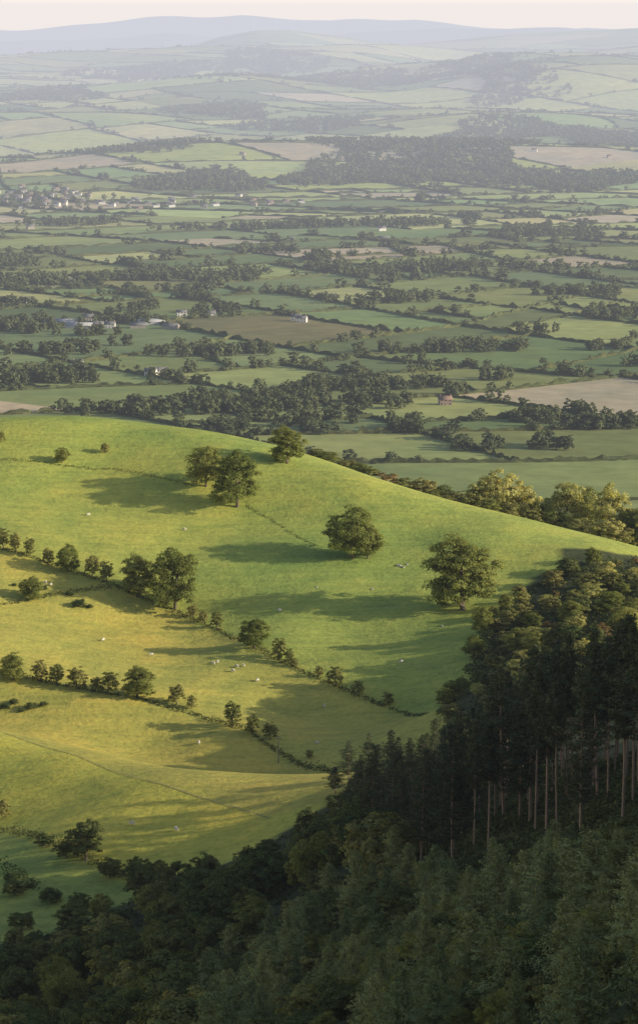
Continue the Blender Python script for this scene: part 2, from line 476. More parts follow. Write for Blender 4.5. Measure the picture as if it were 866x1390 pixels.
for x, y in sample(pA, 7.6, 260):
    H = random.uniform(4, 9); W = H*random.uniform(1.0, 1.6)
    k = random.random(); COUNT['b'] += 1
    g = float(height(x, y)); u, vb = project(x, y, g)
    if u < 690: H *= .8; W *= .85
    if k < .3: place('oak_tree', random.choice(OAK), x, y, H, W, 'green broadleaf tree in the mixed wood on the slope', 'tree', 'mixed woodland trees', g)
    elif k < .5: place('ash_tree', random.choice(SUNLIT_GOLD), x, y, H*.8, W, 'pale olive tree in the mixed wood on the slope', 'tree', 'mixed woodland trees', g)
    elif k < .57: place('broadleaf_tree', random.choice(DARK), x, y, H, W, 'dark green broadleaf tree in the mixed wood', 'tree', 'mixed woodland trees', g)
    elif k < .92: place('hawthorn_tree', random.choice(HAW), x, y, H*.7, W*.9, 'olive green scrubby tree in the mixed wood', 'tree', 'mixed woodland trees', g)
    else: place('rowan_bush', RUST[0], x, y, H*.5, W*.8, 'rusty brown leaved bush in the mixed wood', 'bush', 'mixed woodland trees', g)
pB = [(450,1125),(480,1085),(560,1060),(620,1055),(700,1040),(905,1010),(905,1110),(800,1125),(700,1150),(600,1180),(520,1170)]
for x, y in sample(pB, 6.6, 150):
    u0 = project(x, y, float(height(x, y)))[0]
    g, u, H = capH(x, y, random.choice([random.uniform(18, 26), random.uniform(25, 34)]), 7, 34, 22)
    if H is None: continue
    r_side = not (u0 < 640 or random.random() < .12)
    place('pine_tree', random.choice(PINER if r_side else PINE), x, y, H, max(H, 14)*(random.uniform(.75, 1.1) if r_side else random.uniform(.85, 1.2)), 'tall dark pine with straight bare trunk in shade', 'tree', 'pine plantation', g)
for u, v, h, w in [(474,1064,62,34),(500,1068,78,40),(530,1064,78,40),(556,1056,58,36),(590,1046,76,40),(455,1078,40,40)]:
    g = ground_at(u, v); t = g[1]/F
    place('pine_tree', random.choice(PINE), g[0], g[1], h*t, max(h*t, 10)*1.4, 'dark pine at the tip of the wood', 'tree', 'pine plantation', g[2])
pC = [(520,1210),(600,1200),(720,1195),(905,1165),(920,1480),(230,1480),(300,1300),(420,1240)]
pts = sample(pC, 4.1, 330)
for x, y in pts:
    k = random.random()
    if k < .48:
        H = random.choice([random.uniform(3, 6), random.uniform(5, 8), random.uniform(7, 11)])
        place('larch_tree', random.choice(LARCH), x, y, H, H*random.uniform(.95, 1.7), 'feathery young green conifer on the shaded slope', 'tree', 'young conifers on the shaded slope')
    elif k < .76:
        H = random.uniform(2.5, 7); place('broadleaf_tree', random.choice(DARK), x, y, H, H*random.uniform(1, 1.8), 'rounded dark green shrub among young conifers', 'tree', 'shrubs on the shaded slope')
    else:
        H = random.uniform(2.5, 6); place('willow_bush', random.choice(HAW+OAK), x, y, H, H*random.uniform(1, 1.8), 'rounded grey green shrub among young conifers', 'bush', 'shrubs on the shaded slope')
pD = [(-60,1295),(60,1272),(150,1235),(250,1205),(350,1160),(430,1110),(520,1130),(560,1195),(420,1235),(300,1300),(240,1480),(-60,1480)]
for x, y in sample(pD, 6.4, 140):
    g, u, H = capH(x, y, random.uniform(4, 13), 2.5, 15, 20)
    if H is None: continue
    COUNT['b'] += 1
    place('broadleaf_tree', random.choice(DARK + [OAK[0], HAW[1]]), x, y, H, max(H, 6)*random.uniform(.8, 1.4), 'dark shaded broadleaf tree at the foot of the pasture', 'tree', 'shaded broadleaf trees', g)
C, NN, T = [], [], []
for poly, cnt, hmx in ((pA, 1200, 2.4), (pB, 1500, 1.5), (pC, 900, 2.4), (pD, 600, 2.4), ([(600,1180),(700,1150),(905,1110),(905,1170),(720,1200),(600,1205)], 500, 2.2)):
    P = [g[:2] for g in gpts(poly)]; A_ = np.array(P); lo = A_.min(0); hi = A_.max(0); got = 0
    while got < cnt:
        x = random.uniform(lo[0], hi[0]); y = random.uniform(lo[1], hi[1])
        if not inpoly(P, x, y): continue
        got += 1; m_ = 34; rr = random.uniform(1.2, 2.8); hh = random.uniform(.6, hmx)
        d = R.normal(0, 1, (m_, 3)); d[:, 2] = np.abs(d[:, 2]); d /= np.linalg.norm(d, axis=1)[:, None]
        p = d*R.uniform(.6, 1.05, (m_, 1))*np.array([rr, rr, hh]); p[:, 0] += x; p[:, 1] += y
        C.append(p); NN.append(d); T.append(np.clip(R.normal(random.uniform(.1,.9), .15, m_), 0, 1))
C = np.concatenate(C); NN = np.concatenate(NN); C[:, 2] += height(C[:, 0], C[:, 1])
V, Q = leaves(C, NN, .62, .7, R)
obj('undergrowth', mesh_np('undergrowth', V, Q, M_under, tint=np.concatenate(T)), kind='stuff', label='dark tangled undergrowth beneath the woodland trees', category='undergrowth')

# ------------------------------------------------------------------ hill hedges
def resample(P, step):
    P = np.array(P); seg = np.linalg.norm(np.diff(P[:, :2], axis=0), axis=1); s = np.concatenate([[0], np.cumsum(seg)])
    t = np.arange(0, s[-1], step)
    return np.stack([np.interp(t, s, P[:, 0]), np.interp(t, s, P[:, 1])], 1)
def leaf_hedge(pts, hh, ww, label, per=22, leaf=.42):
    P = resample(gpts(pts), 1.0); r = R
    C, NN, T = [], [], []
    ph = r.uniform(0, 9)
    for i, (x, y) in enumerate(P):
        k = .72 + .4*math.sin(i*.21+ph)*math.sin(i*.073+1) + r.normal(0, .2)
        if r.random() < .04: k += .8
        if k < .25: continue
        h_ = hh*k; w_ = ww*(.7+.3*k)
        m = per
        x += r.normal(0, .25); y += r.normal(0, .25)
        a = r.uniform(0, math.pi, m)
        q = r.uniform(.7, 1.05, m)
        ca, sa = np.cos(a)*q, np.sin(a)*q
        C.append(np.stack([x + r.uniform(-.7,.7,m) , y + ca*w_*.5, sa*h_], 1)); NN.append(np.stack([0*a, np.cos(a), np.sin(a)], 1)); T.append(np.clip(r.normal(.5,.2,m),0,1))
    C = np.concatenate(C); NN = np.concatenate(NN); T = np.concatenate(T)
    C[:, 2] += height(C[:, 0], C[:, 1])
    o = C[0].copy()
    V, Q = leaves(C-o, NN, leaf, .8, r)
    ob = obj('hedge', mesh_np('hedge', V, Q, M_hedge, tint=T), label=label, category='hedge', group='hedges dividing the hill pastures')
    ob.location = o
H1 = [(-60,722),(0,745),(60,762),(130,786),(180,806),(230,827),(290,853),(350,881),(420,916),(480,945,786),(530,962,776),(585,980,762)]
H2 = [(-60,895),(0,912),(70,927),(130,940),(200,951),(260,969),(330,985,757),(395,1018,738),(450,1042,718),(500,1062,700)]
H3 = [(-60,1108),(0,1127),(60,1142),(130,1172),(190,1197),(230,1212)]
leaf_hedge(H1, 1.1, 1.1, 'long low scruffy hedge crossing the grassy hillside')
leaf_hedge(H2, 1.1, 1.1, 'low dark hedge between two sloping pastures')
leaf_hedge(H3, 2.0, 2.6, 'thick dark hedge along the bottom of the pasture')
leaf_hedge([(-40,828),(0,822),(80,806),(150,798)], 1.1, 1.5, 'short scruffy hedge enclosing a small rough paddock')
leaf_hedge([(0,624),(60,628),(160,637),(262,660)], .6, 1.0, 'thin low hedge line across the upper hill', 16, .3)
leaf_hedge([(335,686),(370,706),(400,727),(430,742)], .35, .8, 'thin broken hedge bank on the open hill', 12, .3)
leaf_hedge([(0,1180),(30,1190),(52,1205)], 2.2, 4.0, 'dark bramble hedge beside the lower pasture')

for u, v, w in [(108,824,26),(122,825,14),(20,955,18),(42,962,22),(60,958,16),(30,966,14),(8,962,20),(15,1195,26),(40,1205,20),(160,1178,16),(60,800,14),(20,795,10),(95,808,14)]:
    g = ground_at(u, v); t = g[1]
    COUNT['b'] += 1
    place('gorse_bush', random.choice(DARK), g[0], g[1], w*.55*t/F, w*t/F, 'low dark gorse bush in rough pasture', 'bush', 'gorse bushes on the hill', g[2]-.2)

# ------------------------------------------------------------------ ground sheet
ys = np.concatenate([np.arange(-60, 480, 6), np.arange(480, 1060, 2.5), np.arange(1060, 1750, 7), np.arange(1750, 14500, 40), np.arange(14500, 34001, 150)])
sc = np.linspace(-1, 1, 241)
Wy = 420 + .26*np.maximum(ys-1700, 0)
X = sc[None, :]*Wy[:, None]; Y = np.repeat(ys[:, None], 241, 1)
Z = height(X, Y)
gh1 = gpts(H1); gh2 = gpts(H2)
def sidey(G, x): 
    o = np.argsort(G[:, 0]); return np.interp(x, G[o, 0], G[o, 1])
y1 = sidey(gh1, X); y2 = sidey(gh2, X)
crest = gpts([(-60,975),(0,992),(100,1022),(200,1057),(300,1087),(368,1108)])
y3 = sidey(crest, X)
up = np.array([.385,.43,.095]); mid = np.array([.50,.45,.10]); low = np.array([.49,.43,.095]); low2 = np.array([.55,.50,.09]); pl = np.array([.16,.21,.06])
bot = np.array([.34,.38,.09])  # darker grass, shade of the lower corner put into its colour
col = np.zeros(X.shape + (3,))
col[:] = up
col[Y < y1] = mid
col[Y < y2] = low
col[Y < y3] = low2
gh3 = gpts(H3); y4 = sidey(gh3, X)
col[Y < y4] = bot
kk = sstep(1050, 1500, Y)[..., None]
col = col*(1-kk) + pl*kk
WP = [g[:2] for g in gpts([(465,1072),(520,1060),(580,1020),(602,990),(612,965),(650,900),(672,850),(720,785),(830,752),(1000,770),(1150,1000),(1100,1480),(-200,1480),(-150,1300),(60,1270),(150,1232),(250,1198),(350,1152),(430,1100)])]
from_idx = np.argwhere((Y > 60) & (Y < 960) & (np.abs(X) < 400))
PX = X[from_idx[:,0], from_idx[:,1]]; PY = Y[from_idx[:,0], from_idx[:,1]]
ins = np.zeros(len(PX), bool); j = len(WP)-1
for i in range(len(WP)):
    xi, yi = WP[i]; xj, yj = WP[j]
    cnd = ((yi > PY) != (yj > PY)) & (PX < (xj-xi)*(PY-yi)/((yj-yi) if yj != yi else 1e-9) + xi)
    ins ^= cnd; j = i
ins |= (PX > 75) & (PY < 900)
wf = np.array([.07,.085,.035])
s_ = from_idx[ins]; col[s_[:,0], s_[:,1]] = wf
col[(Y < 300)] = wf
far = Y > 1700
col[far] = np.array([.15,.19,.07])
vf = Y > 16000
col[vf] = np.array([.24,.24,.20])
nr, nc = X.shape
idx = np.arange(nr*nc).reshape(nr, nc)
Qg = np.stack([idx[:-1,:-1], idx[:-1,1:], idx[1:,1:], idx[1:,:-1]], -1).reshape(-1, 4)

m, nt, out = newmat('pasture_grass')
ge = N(nt, 'ShaderNodeNewGeometry'); ac = N(nt, 'ShaderNodeAttribute', attribute_name='basecol')
pos = ge.outputs['Position']
n1 = noise(nt, pos, .012, 3); n2 = noise(nt, pos, .07, 5, .65); n3 = noise(nt, pos, .7, 6, .7)
mp = N(nt, 'ShaderNodeMapping'); nt.links.new(pos, mp.inputs[0]); mp.inputs['Scale'].default_value = (.05, .35, .7)
mp.inputs['Rotation'].default_value = (0, 0, math.radians(8))
n4 = noise(nt, mp.outputs[0], 1.0, 4, .6, .6)
c = mixc(nt, 1, ac.outputs['Color'], ramp(nt, n1, [(.3, (.68,.83,.9)), (.7, (1.14,1.03,1.0))]), 'MULTIPLY')
c = mixc(nt, 1, c, ramp(nt, n2, [(.3, (.76,.84,.86)), (.52, (1,1,1)), (.75, (1.17,1.06,1.05))]), 'MULTIPLY')
c = mixc(nt, 1, c, ramp(nt, n4, [(.35, (.82,.87,.9)), (.55, (1.02,1.02,1.0)), (.8, (1.10,1.07,1.08))]), 'MULTIPLY')
c = mixc(nt, 1, c, ramp(nt, n3, [(.3, .76), (.5, 1.0), (.75, 1.17)]), 'MULTIPLY')
d = N(nt, 'ShaderNodeBsdfPrincipled'); d.inputs['Roughness'].default_value = .95; d.inputs['Specular IOR Level'].default_value = .15
nt.links.new(c, d.inputs['Base Color'])
bsum = math_(nt, 'ADD', math_(nt, 'MULTIPLY', n2, 1.7), math_(nt, 'MULTIPLY', n3, .42))
bsum = math_(nt, 'ADD', bsum, math_(nt, 'MULTIPLY', n4, .9))
bp = N(nt, 'ShaderNodeBump'); bp.inputs['Distance'].default_value = 1.0; bp.inputs['Strength'].default_value = .52
nt.links.new(bsum, bp.inputs['Height']); nt.links.new(bp.outputs[0], d.inputs['Normal'])
nt.links.new(d.outputs[0], out.inputs[0])
M_ground = m
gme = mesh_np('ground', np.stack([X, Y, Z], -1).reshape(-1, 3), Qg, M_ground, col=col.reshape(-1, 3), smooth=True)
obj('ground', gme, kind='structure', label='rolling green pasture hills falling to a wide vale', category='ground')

P = resample(crest, 3.0)
V = []; Q = []
for i, (x, y) in enumerate(P):
    for s_ in (-.3, .3):
        V.append((x, y+s_-1.5, float(height(x, y+s_-1.5))+.12))
    if i: Q.append([2*i-2, 2*i, 2*i+1, 2*i-1])
obj('path', mesh_np('path', V, Q, M_path, smooth=True), kind='structure', label='worn farm track along the knoll', category='path')

# ------------------------------------------------------------------ fields of the vale
WX = mkwaves(8, 500, 1600, 21); WYv = mkwaves(8, 500, 1600, 22)
def warp(p):
    p = np.asarray(p, float)
    return np.stack([p[..., 0] + 65*waves(WX, p[..., 0], p[..., 1]), p[..., 1] + 65*waves(WYv, p[..., 0], p[..., 1])], -1)
cells = []; splits = []
BIG = ground_at(740, 645)[:2]; TANF = ground_at(785, 532)[:2]
def tsize(c):
    s = np.interp(c[1], [1600,3000,5000,8000,14000],[150,175,215,320,430])
    if np.linalg.norm(c - BIG) < 190: s *= 2.2
    if np.linalg.norm(c - TANF) < 130: s *= 1.5
    return s
def rec(q, depth):
    c = q.mean(0); rad = np.linalg.norm(q - c, axis=1).max()
    ymx = q[:, 1].max(); ymn = q[:, 1].min()
    if ymx < 1500 or ymn > 15000: return
    if abs(c[0]) - rad > .17*max(c[1] + rad, 1600): return
    e = [np.linalg.norm(q[(i+1) % 4]-q[i]) for i in range(4)]
    w = (e[0]+e[2])/2; h_ = (e[1]+e[3])/2
    L = max(w, h_); ts = tsize(c)*random.uniform(.65, 1.8)
    if L < ts:
        cells.append(q); return
    a1 = random.uniform(.34, .66); sl = .12 if L > 1500 else .24
    a2 = min(.8, max(.2, a1 + random.uniform(-sl, sl)))
    if w*random.uniform(.8, 1.3) > h_:
        p = q[0]*(1-a1)+q[1]*a1; r_ = q[3]*(1-a2)+q[2]*a2
        splits.append((p, r_)); rec(np.array([q[0], p, r_, q[3]]), depth+1); rec(np.array([p, q[1], q[2], r_]), depth+1)
    else:
        p = q[1]*(1-a1)+q[2]*a1; r_ = q[0]*(1-a2)+q[3]*a2
        splits.append((p, r_)); rec(np.array([q[0], q[1], p, r_]), depth+1); rec(np.array([r_, p, q[2], q[3]]), depth+1)
an = math.radians(38); rot = np.array([[math.cos(an), -math.sin(an)], [math.sin(an), math.cos(an)]])
q0 = np.array([[-1,-1],[1,-1],[1,1],[-1,1]])*9500 @ rot.T + np.array([0, 8200])
rec(q0, 0)
greens = [(.20,.255,.115),(.26,.315,.125),(.18,.235,.11),(.30,.335,.13),(.25,.29,.12),(.20,.275,.115)]
yell = [(.40,.41,.18),(.36,.37,.16),(.43,.40,.20)]
tan = [(.50,.43,.30),(.47,.40,.28),(.54,.47,.34)]
special = [(ground_at(u, v)[:2], c) for u, v, c in [(790,530,tan[0]),(760,536,tan[0]),(720,640,greens[1]),(560,590,greens[0]),(340,445,(.24,.22,.11)),(300,385,(.27,.28,.12)),(560,265,tan[2]),(60,205,tan[1]),
            (400,200,tan[0]),(780,205,tan[2]),(200,255,greens[3]),(450,255,(.44,.50,.16)),(620,252,(.44,.50,.16)),(640,340,tan[1]),(60,285,tan[0]),(560,640,greens[1]),(380,240,(.46,.52,.16)),(130,210,(.46,.5,.16)),(760,130,(.53,.55,.2)),(800,150,(.56,.53,.25)),(740,145,(.53,.55,.2)),(830,140,(.5,.54,.2)),(700,255,(.44,.50,.16)),(540,250,(.44,.50,.16)),(60,190,(.48,.52,.18)),(20,240,(.5,.5,.2)),(780,445,(.38,.42,.16)),(300,215,(.45,.5,.16)),(680,225,(.45,.5,.16))]]
Vs, Qs, Cs, off = [], [], [], 0
cent = np.array([q.mean(0) for q in cells]); centw = warp(cent)
scol = {}
for p, c_ in special:
    scol[int(((centw - p)**2).sum(1).argmin())] = c_
for ci, q in enumerate(cells):
    y = centw[ci, 1]
    if q[:, 1].min() < 1560: continue
    L = max(np.linalg.norm(q[1]-q[0]), np.linalg.norm(q[2]-q[1])); k = int(min(10, max(3, L/45)))
    t = np.linspace(0, 1, k+1); S, T_ = np.meshgrid(t, t)
    S = S[..., None]; T_ = T_[..., None]
    P = q[0]*(1-S)*(1-T_) + q[1]*S*(1-T_) + q[2]*S*T_ + q[3]*(1-S)*T_
    P = warp(P).reshape(-1, 2)
    z = height(P[:, 0], P[:, 1]) + .35 + .00008*y
    I = np.arange((k+1)**2).reshape(k+1, k+1)
    Q = np.stack([I[:-1,:-1], I[:-1,1:], I[1:,1:], I[1:,:-1]], -1).reshape(-1, 4)
    if ci in scol: c_ = scol[ci]
    else:
        k_ = random.random()
        py = np.interp(y, [1600, 3800, 4600, 8000], [.08, .12, .30, .34]); pt = np.interp(y, [1600,4000,5000,9000],[.02,.05,.09,.06])
        c_ = random.choice(tan) if k_ < pt else random.choice(yell) if k_ < pt+py else random.choice(greens)
        br = np.interp(y, [1600,4000,4700,6500,12000],[.98,1.05,1.55,1.5,1.4])  # distant fields painted brighter, in place of sun on the far vale
        lo_ = .78 if y < 4200 else .65  # wider far spread imitates sunlit and cloud-shaded patches in the colour
        c_ = np.array(c_)*br*random.uniform(lo_, 1.25)
        c_ = tuple(c_*min(1.0, .58/c_.max()))
    Vs.append(np.concatenate([P, z[:, None]], 1)); Qs.append(Q+off); off += len(P); Cs.append(np.tile(c_, (len(Q), 1)))
m, nt, out = newmat('vale_fields')
ge = N(nt, 'ShaderNodeNewGeometry'); ac = N(nt, 'ShaderNodeAttribute', attribute_name='basecol'); pos = ge.outputs['Position']
n1 = noise(nt, pos, .006, 4, .6); n2 = noise(nt, pos, .04, 5, .65)
c = mixc(nt, 1, ac.outputs['Color'], ramp(nt, n1, [(.3, (.8,.86,.88)), (.7, (1.16,1.08,1.0))]), 'MULTIPLY')
c = mixc(nt, 1, c, ramp(nt, n2, [(.3, .80), (.7, 1.16)]), 'MULTIPLY')
d = N(nt, 'ShaderNodeBsdfDiffuse'); nt.links.new(c, d.inputs[0]); nt.links.new(d.outputs[0], out.inputs[0])
obj('fields', mesh_np('fields', np.concatenate(Vs), np.concatenate(Qs), m, col=np.concatenate(Cs), smooth=True), kind='structure', label='patchwork of green and tan farm fields in the vale', category='fields')

segs = []
for p, r_ in splits:
    L = np.linalg.norm(r_-p); k = max(1, int(round(L/260)))
    for i in range(k):
        a = p + (r_-p)*i/k; b_ = p + (r_-p)*(i+1)/k
        w = warp((a+b_)/2)
        if w[1] < 1640 or abs(w[0]) > .155*w[1]+60 or w[1] > 13500: continue
        if random.random() < .04: continue
        segs.append((w[1], a, b_, w))
segs.sort(key=lambda s: s[0])
def hedge_strip(a, b_, y):
    step = np.interp(y, [1700, 3000, 6000, 12000], [4, 6, 16, 40])
    L = np.linalg.norm(b_-a); k = max(2, int(L/step)); t = np.linspace(0, 1, k+1)[:, None]
    P = warp(a*(1-t) + b_*t)
    tg = np.gradient(P, axis=0); tg /= np.linalg.norm(tg, axis=1)[:, None]; nn = np.stack([-tg[:, 1], tg[:, 0]], 1)
    z = height(P[:, 0], P[:, 1])
    hh = (3.1 if y < 4500 else 3.6)*np.clip(R.normal(1, .35, k+1), .35, 2.4); ww = 1.7*np.clip(R.normal(1, .3, k+1), .5, 1.9)*(1 if y < 4500 else 1.3)
    pr = [(-1, 0), (-1.05, .55), (-.4, .95), (.45, 1.0), (1.05, .5), (1, 0)]
    V = []
    for sx, sz in pr:
        jj = R.normal(0, .15, k+1)
        xy = P + nn*(ww*(sx+jj))[:, None]
        V.append(np.concatenate([xy, (z + hh*sz*(1+R.normal(0, .1, k+1)))[:, None] - (.3 if sz == 0 else 0)], 1))
    V = np.stack(V, 1); m_ = len(pr); V = V.reshape(-1, 3)
    I = np.arange((k+1)*m_).reshape(k+1, m_)
    Q = np.stack([I[:-1,:-1], I[1:,:-1], I[1:,1:], I[:-1,1:]], -1).reshape(-1, 4)
    return V, Q
tree_sites = []
ind = 0; SV = []
for y, a, b_, w in segs:
    V, Q = hedge_strip(a, b_, y)
    u, v = project(w[0], w[1], 0)
    if ind < 110 and -20 < u < 886 and y > 1750:
        o = V[0].copy()
        ob = obj('hedge', mesh_np('hedge', V-o, Q, M_hedge, tint=np.clip(R.normal(.42,.22,len(Q)),0,1)), label='dark green field hedge on the floor of the vale', category='hedge', group='field hedges of the vale')
        ob.location = o; ind += 1
    else: SV.append((V, Q))
    L = np.linalg.norm(b_-a)
    dens = np.interp(y, [1600, 3000, 6000, 12000], [33, 40, 76, 140])
    kf = np.clip(1.0 + .9*float(waves(WD, w[0], w[1])), .4, 2.2)
    for _ in range(np.random.default_rng(int(y*10)).poisson(L/dens*kf)):
        t = random.random(); p = warp(a*(1-t)+b_*t)
        H = random.choice([random.uniform(6, 10), random.uniform(9, 15)])
        tree_sites.append((p[0]+random.gauss(0, 1.5), p[1]+random.gauss(0, 1.5), H, H*random.uniform(1.0, 1.5)))
        if random.random() < .35:
            for _k in range(random.randint(2, 5)):
                H2_ = H*random.uniform(.6, 1.05); tt = min(1, max(0, t + random.gauss(0, 12)/L)); p = warp(a*(1-tt)+b_*tt)
                tree_sites.append((p[0]+random.gauss(0, 3), p[1]+random.gauss(0, 3), H2_, H2_*random.uniform(1.1, 1.5)))
V, Q = join(SV)
obj('hedgerow', mesh_np('hedgerow', V, Q, M_hedge, tint=np.clip(R.normal(.42,.2,len(Q)),0,1)), kind='stuff', label='network of dark hedgerows dividing distant fields', category='hedge')

woods = [(330,553,200,11),(60,515,80,9),(480,528,110,6),(30,445,60,8),(725,572,40,7),(545,585,32,6),(655,612,50,3),(820,580,60,6),(745,610,36,4),(620,476,120,4),(300,482,90,4),(80,480,70,4),
         (250,378,130,5),(600,366,140,5),(450,308,200,3),(280,248,80,10),(480,240,95,10),(620,232,110,12),(780,248,85,10),(560,198,140,6),(830,190,70,8),(100,305,70,3),(740,320,90,3),
         (300,150,70,4),(700,115,60,3),(450,112,150,3),(60,130,80,4),(200,100,90,3),(360,85,70,3),(640,95,60,3),(40,385,60,6),(10,360,50,5),(790,400,60,4),(520,410,70,3),
         (840,430,40,4),(430,575,50,4),(160,575,60,4),(300,585,60,3),(700,180,110,5),(200,200,80,3),(420,170,90,3),(180,440,50,2),(120,456,60,1.5)]
for _ in range(16):
    woods.append((random.uniform(0, 866), random.uniform(290, 520), random.uniform(14, 45), random.uniform(1.2, 3)))
for u, v, ru, rv in woods:
    g = ground_at(u, v)
    if g is None or g[1] < 1700: continue
    d_ = g[1]; rx = ru/F*d_; ry = rv*d_*d_/(F*(CAMZ-g[2])); 
    sp = np.interp(d_, [1600, 3000, 6000, 12000], [9, 10.5, 14, 28])
    nn_ = int(min(1400, math.pi*rx*ry/(sp*sp)))
    for _ in range(nn_):
        a = random.uniform(0, 6.283); r_ = math.sqrt(random.random())
        k = 1 + .3*math.sin(3*a + u) 
        x = g[0] + math.cos(a)*r_*rx*k; y = g[1] + math.sin(a)*r_*ry*k + .25*(math.cos(a)*r_*rx)
        H = random.uniform(9, 15)*np.interp(d_, [3000, 12000], [1, 1.15])
        tree_sites.append((x, y, H, max(H*random.uniform(.85, 1.25), sp*1.1)))
vg = ground_at(50, 272)
for _ in range(110):
    H = random.uniform(7, 12); tree_sites.append((vg[0]+random.gauss(0, 80), vg[1]+random.gauss(10, 130), H, H*1.2))
for _ in range(4200):
    y = math.sqrt(random.uniform(5200**2, 12000**2)); x = random.uniform(-.13, .13)*y
    if waves(WD, x*1.3, y*.8+500) > .48:
        H = random.uniform(10, 16); tree_sites.append((x, y, H, H*1.7))
TS = np.array(tree_sites); TS = TS[(TS[:, 1] > 1650) & (TS[:, 1] < 12800) & (np.abs(TS[:, 0]) < .15*TS[:, 1]+60)]
TS = TS[~((np.abs(TS[:, 0]-BIG[0]) < 80) & (np.abs(TS[:, 1]-BIG[1]) < 100))]
TS = TS[~((np.abs(TS[:, 0]-TANF[0]) < 55) & (np.abs(TS[:, 1]-TANF[1]) < 70))]
TS = TS[np.argsort(TS[:, 1])]
TZ = height(TS[:, 0], TS[:, 1])
keep = np.ones(len(TS), bool); budget = 150; used = 0
for i in range(len(TS)):
    if used >= budget: break
    u, v = project(TS[i,0], TS[i,1], TZ[i]+TS[i,3]*.8)
    if not (-10 < u < 876): continue
    uu = np.interp(u, [0,100,300,600,830],[578,563,602,688,745])
    if v > uu: continue
    keep[i] = False; used += 1
    place('field_tree', random.choice(PLAINHI), TS[i,0], TS[i,1], TS[i,2], TS[i,3], 'dark green broadleaf tree among hedged fields', 'tree', 'hedgerow trees of the vale', TZ[i])
def template(seed, ncl, per, leaf):
    tm, cm = broadleaf(seed, ncl, per, leaf, M_far, trunk=False)
    V = np.zeros(len(cm.vertices)*3, np.float32); cm.vertices.foreach_get('co', V); V = V.reshape(-1, 3).copy()
    V[:, 2] = V[:, 2]*1.12 - .1
    return V
TA = [template(200+i, 30, 13, .13) for i in range(5)]
TB = [template(210+i, 16, 8, .20) for i in range(5)]
TC = [template(220+i, 8, 4, .34) for i in range(5)]
Vs = []; Tn = []
for i in np.nonzero(keep)[0]:
    x, y, H, W = TS[i]
    V = random.choice(TA if y < 3300 else TB if y < 5500 else TC)
    a = random.uniform(0, 6.28); c_, s2 = math.cos(a), math.sin(a)
    Wx = V[:, 0]*c_ - V[:, 1]*s2; Wy_ = V[:, 0]*s2 + V[:, 1]*c_
    Vs.append(np.stack([Wx*W + x, Wy_*W + y, V[:, 2]*H + TZ[i]], 1))
    Tn.append(np.clip(np.random.normal(random.uniform(.3,.6), .05, len(V)//4), 0, 1))
V = np.concatenate(Vs); Q = np.arange(len(V)).reshape(-1, 4)
obj('woodland', mesh_np('woodland', V, Q, M_far, tint=np.concatenate(Tn)), kind='stuff', label='distant woods and hedgerow trees across the vale', category='woodland')
print('cells', len(cells), 'segs', len(segs), 'trees', len(TS), 'faces', len(Q), 'broadleaf', COUNT['b'])

# ------------------------------------------------------------------ buildings
def box(x0, x1, y0, y1, z0, z1):
    V = np.array([(x, y, z) for z in (z0, z1) for y in (y0, y1) for x in (x0, x1)], float)
    Q = np.array([[0,2,3,1],[4,5,7,6],[0,1,5,4],[1,3,7,5],[3,2,6,7],[2,0,4,6]])
    return V, Q
def house_meshes(L, D, hw, hr, wm, rm, wins=True, chim=True):
    wall, q = box(-L/2, L/2, -D/2, D/2, -.8, hw)
    gv = np.array([(-L/2,-D/2,hw),(-L/2,D/2,hw),(-L/2,0,hw+hr-.05),(L/2,-D/2,hw),(L/2,D/2,hw),(L/2,0,hw+hr-.05)])
    me_w = bpy.data.meshes.new('wall')
    me_w.from_pydata([tuple(v) for v in np.concatenate([wall, gv])], [], q.tolist() + [[8,10,9],[11,12,13]]); me_w.materials.append(wm)
    o = .4
    rv = np.array([(-L/2-o,-D/2-o,hw-.15),(L/2+o,-D/2-o,hw-.15),(L/2+o,0,hw+hr),(-L/2-o,0,hw+hr),(-L/2-o,D/2+o,hw-.15),(L/2+o,D/2+o,hw-.15),
                   (-L/2-o,-D/2-o,hw+.05),(L/2+o,-D/2-o,hw+.05),(L/2+o,0,hw+hr+.22),(-L/2-o,0,hw+hr+.22),(-L/2-o,D/2+o,hw+.05),(L/2+o,D/2+o,hw+.05)])
    rq = np.array([[0,3,2,1],[3,4,5,2],[6,7,8,9],[9,8,11,10],[0,1,7,6],[4,10,11,5],[0,6,9,3],[3,9,10,4],[1,2,8,7],[2,5,11,8]])
    me_r = mesh_np('roof', rv, rq, rm)
    me_c = mesh_np('chimney', *box(-.45,.45,-.4,.4,0,1.5), M_brick) if chim else None
    me_win = mesh_np('window', *box(-.5,.5,-.04,.04,0,1.2), M_glass) if wins else None
    me_d = mesh_np('door', *box(-.5,.5,-.04,.04,0,2.1), M_wood) if wins else None
    return dict(L=L, D=D, hw=hw, hr=hr, wall=me_w, roof=me_r, chim=me_c, win=me_win, door=me_d)
